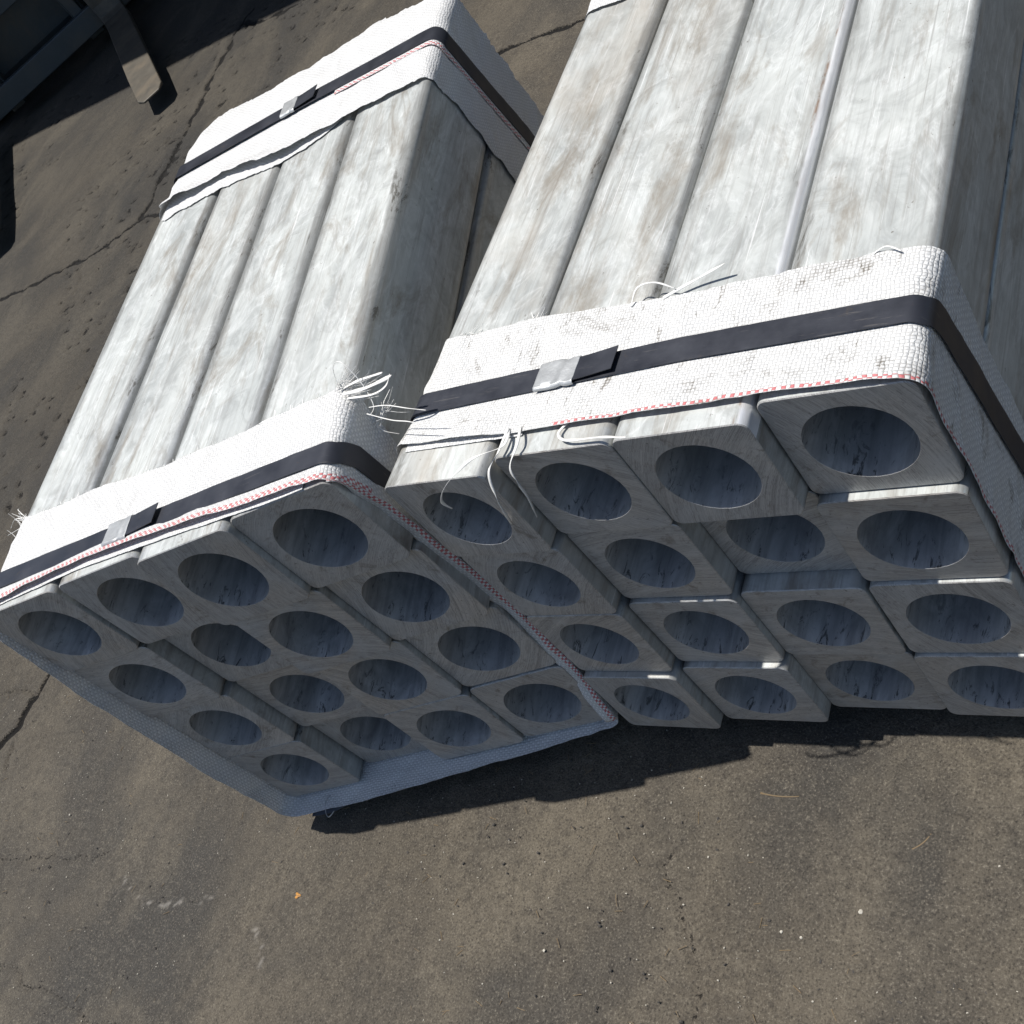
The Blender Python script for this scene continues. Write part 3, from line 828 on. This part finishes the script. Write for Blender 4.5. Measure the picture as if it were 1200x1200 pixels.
# left bundle, rear wrap
CB = [(0, 6.22), (1.8, 6.06), (3.86, 5.78), (4.1, 5.7), (5.5, 5.93), (8, 6.1), (12, 6.25), (16, 6.22)]
wb_ = band('woven_wrap', SL, ULL, [(0, 5.47), (1.1, 5.42), (1.6, 5.22), (2.05, 5.06), (3.1, 5.08), (4.0, 4.95), (4.5, 5.05), (5.4, 5.03), (8, 5.1), (12, 5.5), (16, 5.47)],
           [(0, 7.45), (.45, 7.3), (1.3, 7.0), (2.3, 6.9), (2.9, 7.0), (3.7, 6.68), (4.1, 6.6), (5.6, 6.62), (8, 6.9), (12, 7.3), (16, 7.45)],
           .014, M_WV_P, strap=CB, lift=([(0, .09), (.4, .12), (1, .06), (1.5, .10), (2.2, .09), (2.8, .03), (3.3, .01), (4, 0), (16, .02)], .3), rag=(.04, .09), seed=21, matrix=ML, nb=34, droop=(6.6, .08))
tag(wb_, 'white woven plastic band with torn folded lip round the far end of the left bundle', 'woven wrap', 'woven bands round the bundles')
band('fabric_underlayer', SL, ULL, [(0, 5.30), (.5, 5.26), (1.1, 5.22), (1.5, 5.12), (2.05, 4.98), (2.6, 5.0), (2.9, 5.15)], [(0, 5.9), (4, 5.9)], .004, M_WV_P, span=(.1, 2.9), seed=24, wrinkle=.004, rag=(.04, 0), nb=16, parent=wb_)
band('red_edged_layer', SL, ULL, [(p, c - .20) for p, c in CB], [(p, c - .04) for p, c in CB], .034, M_WV_L, span=(2.6, 6.5), seed=26, wrinkle=.001, rag=(.006, 0), nb=6, parent=wb_)
strap_set('blued steel strap with bright crimped seal round the far end of the left bundle', SL, ML, ULL, CB, .235, .040, (1.78, 2.0), 2.30, 'steel straps round the bundles')

# ------------------------------------------------------------------ bearers under the bundles
def bearer(M, s, ulim, w, label):
    top = [M @ Vector((u * s, y * s, -4.03 * s)) for u in (ulim[0] + .1, ulim[1] - .1) for y in (w - .22, w + .22)]
    V = [tuple(p) for p in top] + [(p.x, p.y, .002) for p in top]
    F = [(0, 2, 3, 1), (4, 5, 7, 6), (0, 1, 5, 4), (2, 6, 7, 3), (0, 4, 6, 2), (1, 3, 7, 5)]
    me = mesh('timber_bearer', V, F)
    o = link('timber_bearer', me, M_TIMBER)
    md = o.modifiers.new('edge', 'BEVEL'); md.width = .004; md.segments = 2
    tag(o, label, 'timber', 'timber bearers under the bundles')
bearer(ML, SL, ULL, 1.7, 'low timber bearer under the front half of the left bundle')
bearer(ML, SL, ULL, 4.6, 'low timber bearer under the far half of the left bundle')
bearer(MR, S, URL, 2.0, 'low timber bearer under the front half of the right bundle')
bearer(MR, S, URL, 5.0, 'low timber bearer under the far half of the right bundle')

# ------------------------------------------------------------------ forklift at the edge of the shed
def box(bm, x0, x1, y0, y1, z0, z1):
    v = [bm.verts.new((x, y, z)) for x in (x0, x1) for y in (y0, y1) for z in (z0, z1)]
    for f in ((0, 1, 3, 2), (4, 6, 7, 5), (0, 4, 5, 1), (2, 3, 7, 6), (0, 2, 6, 4), (1, 5, 7, 3)): bm.faces.new([v[i] for i in f])
def bm_obj(name, fn, mat, parent, bevel=.006):
    bm = bmesh.new(); fn(bm)
    bmesh.ops.recalc_face_normals(bm, faces=bm.faces)
    me = bpy.data.meshes.new(name); bm.to_mesh(me); bm.free()
    o = link(name, me, mat, parent)
    if bevel:
        md = o.modifiers.new('edge', 'BEVEL'); md.width = bevel; md.segments = 2
    return o
def forklift():
    root = bpy.data.objects.new('forklift', None); col.objects.link(root)
    root.location = (-4.716, 3.627, 0); root.rotation_euler = (0, 0, math.radians(225))
    tag(root, 'forklift in the shade with its two worn steel forks pointing out', 'forklift')
    for x in (-.45, .53):
        path = [(1.60, .074, .010), (1.55, .076, .016), (1.2, .082, .028), (.5, .088, .04), (.14, .09, .045), (.05, .10, .05), (.0, .13, .055), (-.02, .2, .05), (-.02, .62, .045)]
        V, F = [], []
        for k, (y, z, th) in enumerate(path):
            w = .145 / 2 * (.62 if k == 0 else .95 if k == 1 else 1)
            y2, z2, _ = path[min(k + 1, len(path) - 1)]; y1, z1, _ = path[max(k - 1, 0)]
            t = Vector((0, y2 - y1, z2 - z1)).normalized(); nn = Vector((0, -t.z, t.y))
            if nn.z < -.2: nn = -nn
            if abs(nn.z) <= .5 and nn.y < 0: nn = -nn
            for sx, sn in ((-1, .5), (1, .5), (1, -.5), (-1, -.5)): V.append((x + sx * w, y + nn.y * sn * th, z + nn.z * sn * th))
        for k in range(len(path) - 1):
            for i in range(4): F.append((k * 4 + i, k * 4 + (i + 1) % 4, k * 4 + 4 + (i + 1) % 4, k * 4 + 4 + i))
        m = (len(path) - 1) * 4
        F += [(0, 1, 2, 3), (m + 3, m + 2, m + 1, m)]
        bm = bmesh.new(); me = mesh('fork', V, F); bm.from_mesh(me); bmesh.ops.recalc_face_normals(bm, faces=bm.faces); bm.to_mesh(me); bm.free()
        o = link('fork', me, M_FORK, root)
        md = o.modifiers.new('edge', 'BEVEL'); md.width = .005; md.segments = 2
    bm_obj('carriage_bar', lambda b: box(b, -.62, .62, -.10, -.05, .10, .22), M_PAINT, root)
    bm_obj('carriage_bar', lambda b: box(b, -.62, .62, -.10, -.05, .46, .58), M_PAINT, root)
    for x in (-.30, .30):
        bm_obj('carriage_plate', lambda b: box(b, x - .03, x + .03, -.16, -.10, .12, .56), M_PAINT, root)
        bm_obj('mast_channel', lambda b: box(b, x - .045, x + .045, -.30, -.165, .06, 2.1), M_PAINT, root)
    bm_obj('mast_crossbar', lambda b: box(b, -.26, .26, -.28, -.2, 1.9, 2.02), M_PAINT, root)
    for x in (-.52, .52):
        for y, r in ((-.62, .31), (-1.95, .26)):
            def wheel(b):
                bmesh.ops.create_cone(b, cap_ends=True, segments=32, radius1=r, radius2=r, depth=.2, matrix=Matrix.Translation((x, y, r)) @ Matrix.Rotation(math.pi / 2, 4, 'Y'))
            wh = bm_obj('wheel', wheel, M_TYRE, root, .03)
            bm_obj('rim', lambda b: bmesh.ops.create_cone(b, cap_ends=True, segments=24, radius1=r * .55, radius2=r * .5, depth=.22, matrix=Matrix.Translation((x, y, r)) @ Matrix.Rotation(math.pi / 2, 4, 'Y')), M_PAINT, wh, .01)
    bm_obj('chassis', lambda b: box(b, -.4, .4, -2.2, -.36, .16, .62), M_PAINT, root, .04)
    bm_obj('counterweight', lambda b: box(b, -.5, .5, -2.5, -2.205, .25, 1.05), M_TRUCK, root, .08)
    bm_obj('seat', lambda b: (box(b, -.24, .24, -1.65, -1.2, .63, .78), box(b, -.24, .24, -1.76, -1.655, .66, 1.2)), M_TYRE, root, .03)
    def guard(b):
        for x in (-.45, .45):
            box(b, x - .03, x + .03, -.5, -.44, .63, 2.08); box(b, x - .03, x + .03, -1.98, -1.92, .63, 2.08); box(b, x - .03, x + .03, -1.98, -.44, 2.09, 2.14)
        for k in range(6): box(b, -.415, .415, -1.9 + k * .28, -1.87 + k * .28, 2.095, 2.135)
    bm_obj('overhead_guard', guard, M_PAINT, root, .01)
forklift()

# ------------------------------------------------------------------ open shed whose roof shades the forklift
def shed():
    root = bpy.data.objects.new('open_shed', None); col.objects.link(root); root.location = (-6, 3.4, 0)
    tag(root, 'open sided shed whose roof edge throws the straight shade over the forklift', 'shed')
    H = 4.2; ex = -SUN.y / SUN.z
    x0, x1, y0, y1 = -16.0, 14.0, -.18, 6.0
    n = 120; V, F = [], []
    for i in range(n + 1):
        x = x0 + (x1 - x0) * i / n; dz = .03 * (i % 2)
        V += [(x, y0, H + dz), (x, y1, H + .5 + dz), (x, y0, H + dz + .02), (x, y1, H + .52 + dz)]
    for i in range(n):
        a, b = i * 4, i * 4 + 4
        F += [(a, b, b + 1, a + 1), (a + 2, a + 3, b + 3, b + 2), (a, a + 2, b + 2, b), (a + 1, b + 1, b + 3, a + 3)]
    link('roof', mesh('roof', V, F), M_ROOF, root)
    for x in (-13.5, 10.5):
        for y in (.4, 5.6):
            bm_obj('column', lambda b: box(b, x - .1, x + .1, y - .1, y + .1, 0, H - .02 + .083 * y), M_PAINT, root, .01)
    bm_obj('rear_wall', lambda b: box(b, x0, x1, 5.8, 5.95, 0, H + .44), M_ROOF, root, 0)
shed()

# ------------------------------------------------------------------ bits on the floor
def pebble(px, py, r, label, mat):
    p = ground_at(px, py)
    bm = bmesh.new(); r *= .72
    bm.clear(); bmesh.ops.create_icosphere(bm, subdivisions=2, radius=r)
    for v in bm.verts:
        v.co *= 1 + .45 * noise.noise(v.co * (1.6 / r) + Vector((px, py, 0)))
        v.co.z *= .6
    me = bpy.data.meshes.new('stone_chip'); bm.to_mesh(me); bm.free()
    o = link('stone_chip', me, mat); o.location = (p.x, p.y, r * .45)
    tag(o, label, 'stone chip', 'pale stone chips on the floor')
M_CHIP = mat_plain('pale_stone', (.42, .39, .33), .8, 0, .2, 60)
for px, py, r, lb in ((1172, 1016, .0032, 'white stone chip near the right edge of the floor, largest there'), (1130, 1053, .0026, 'small white stone chip left of the largest white chip'),
                      (916, 1092, .0028, 'white stone chip on bare floor below the bundles, left of its flat twin'), (939, 1099, .0026, 'flat white stone chip right beside its twin below the bundles'),
                      (1009, 1069, .0040, 'dull yellowish stone chip below the right bundle'), (82, 955, .003, 'lone pale stone chip on the floor left of the left bundle tip'),
                      (638, 1114, .003, 'lone white stone chip on the floor near the bottom middle')):
    pebble(px, py, r, lb, M_CHIP)
M_STRAW = mat_plain('dry_straw', (.15, .105, .055), .7, 0, .2, 60)
def twig(a, b, r, label):
    A, B = ground_at(*a), ground_at(*b)
    V, F = [], []
    n = 9
    D = (B - A).normalized(); sd = D.cross(Vector((0, 0, 1)))
    for i in range(n + 1):
        f = i / n
        c = A.lerp(B, f) + sd * .0025 * math.sin(f * 3.1) + Vector((0, 0, r * 1.05 + .001 * math.sin(f * 3)))
        rr = r * (1.5 if i in (0, n) else 1) * (1 - .2 * f)
        for k in range(6):
            t = k * math.pi / 3
            V.append(c + sd * rr * math.cos(t) + Vector((0, 0, 1)) * rr * math.sin(t))
    for i in range(n):
        for k in range(6): F.append((i * 6 + k, i * 6 + (k + 1) % 6, i * 6 + 6 + (k + 1) % 6, i * 6 + 6 + k))
    F += [tuple(range(5, -1, -1)), tuple(n * 6 + k for k in range(6))]
    tag(link('straw_stalk', mesh('straw_stalk', V, F, True), M_STRAW), label, 'straw', 'straw stalks on the floor')
twig((892, 930), (937, 934), .0012, 'brown straw stalk lying level just below the right bundle')
twig((1070, 996), (1092, 978), .0013, 'short straw stalk lying aslant towards the right edge')
def leaf():
    p = ground_at(350, 1050)
    V, F = [], []
    n = 14
    for i in range(n):
        a = 2 * math.pi * i / n; r = .0055 * (1 + .35 * math.sin(3 * a + 1) + .15 * math.sin(7 * a))
        V.append((r * math.cos(a), r * .8 * math.sin(a), .001 + .002 * abs(math.sin(2 * a))))
    V.append((0, 0, .0008))
    for i in range(n): F.append((i, (i + 1) % n, n))
    o = link('dead_leaf', mesh('dead_leaf', V, F, True), mat_plain('orange_leaf', (.40, .19, .04), .6, 0, .2, 80)); o.location = (p.x, p.y, .0005)
    md = o.modifiers.new('thickness', 'SOLIDIFY'); md.thickness = .0004
    tag(o, 'tiny orange dead leaf on the floor below the left bundle', 'leaf')
leaf()
def litter():
    V, F, mi = [], [], []
    for _ in range(1500):
        x, y = random.uniform(-2.2, .7), random.uniform(-.72, .1)
        if random.random() < .35: x = random.uniform(-.7, .6)
        kind = random.random()
        a = random.uniform(0, 6.28); k0 = len(V)
        if kind < .55: L, W, Hh, m = random.uniform(.0005, .0015), random.uniform(.0004, .0011), random.uniform(.0003, .0008), 0
        elif kind < .78: L, W, Hh, m = random.uniform(.001, .003), random.uniform(.0008, .002), random.uniform(.0006, .0016), 2
        else: L, W, Hh, m = random.uniform(.003, .009), .0005, .0006, 1
        zo = .0004
        for dz in (0, 1):
            for i, (sx, sy) in enumerate(((-1, -1), (1, -1), (1, 1), (-1, 1))):
                q = .6 if dz else 1
                lx, ly = sx * L * q * random.uniform(.7, 1.2), sy * W * q * random.uniform(.7, 1.2) + (.15 * L if sx > 0 else 0)
                V.append((x + lx * math.cos(a) - ly * math.sin(a), y + lx * math.sin(a) + ly * math.cos(a), zo + dz * Hh))
        for f in ((0, 1, 5, 4), (1, 2, 6, 5), (2, 3, 7, 6), (3, 0, 4, 7), (4, 5, 6, 7), (3, 2, 1, 0)): F.append(tuple(k0 + i for i in f)); mi.append(m)
    me = mesh('litter', V, F)
    me.polygons.foreach_set('material_index', mi)
    o = link('litter', me, [M_CHIP, M_STRAW, mat_plain('dark_grit', (.05, .045, .04), .9)])
    tag(o, 'fine pale grit and straw bits strewn over the floor', 'litter', None, 'stuff')
litter()
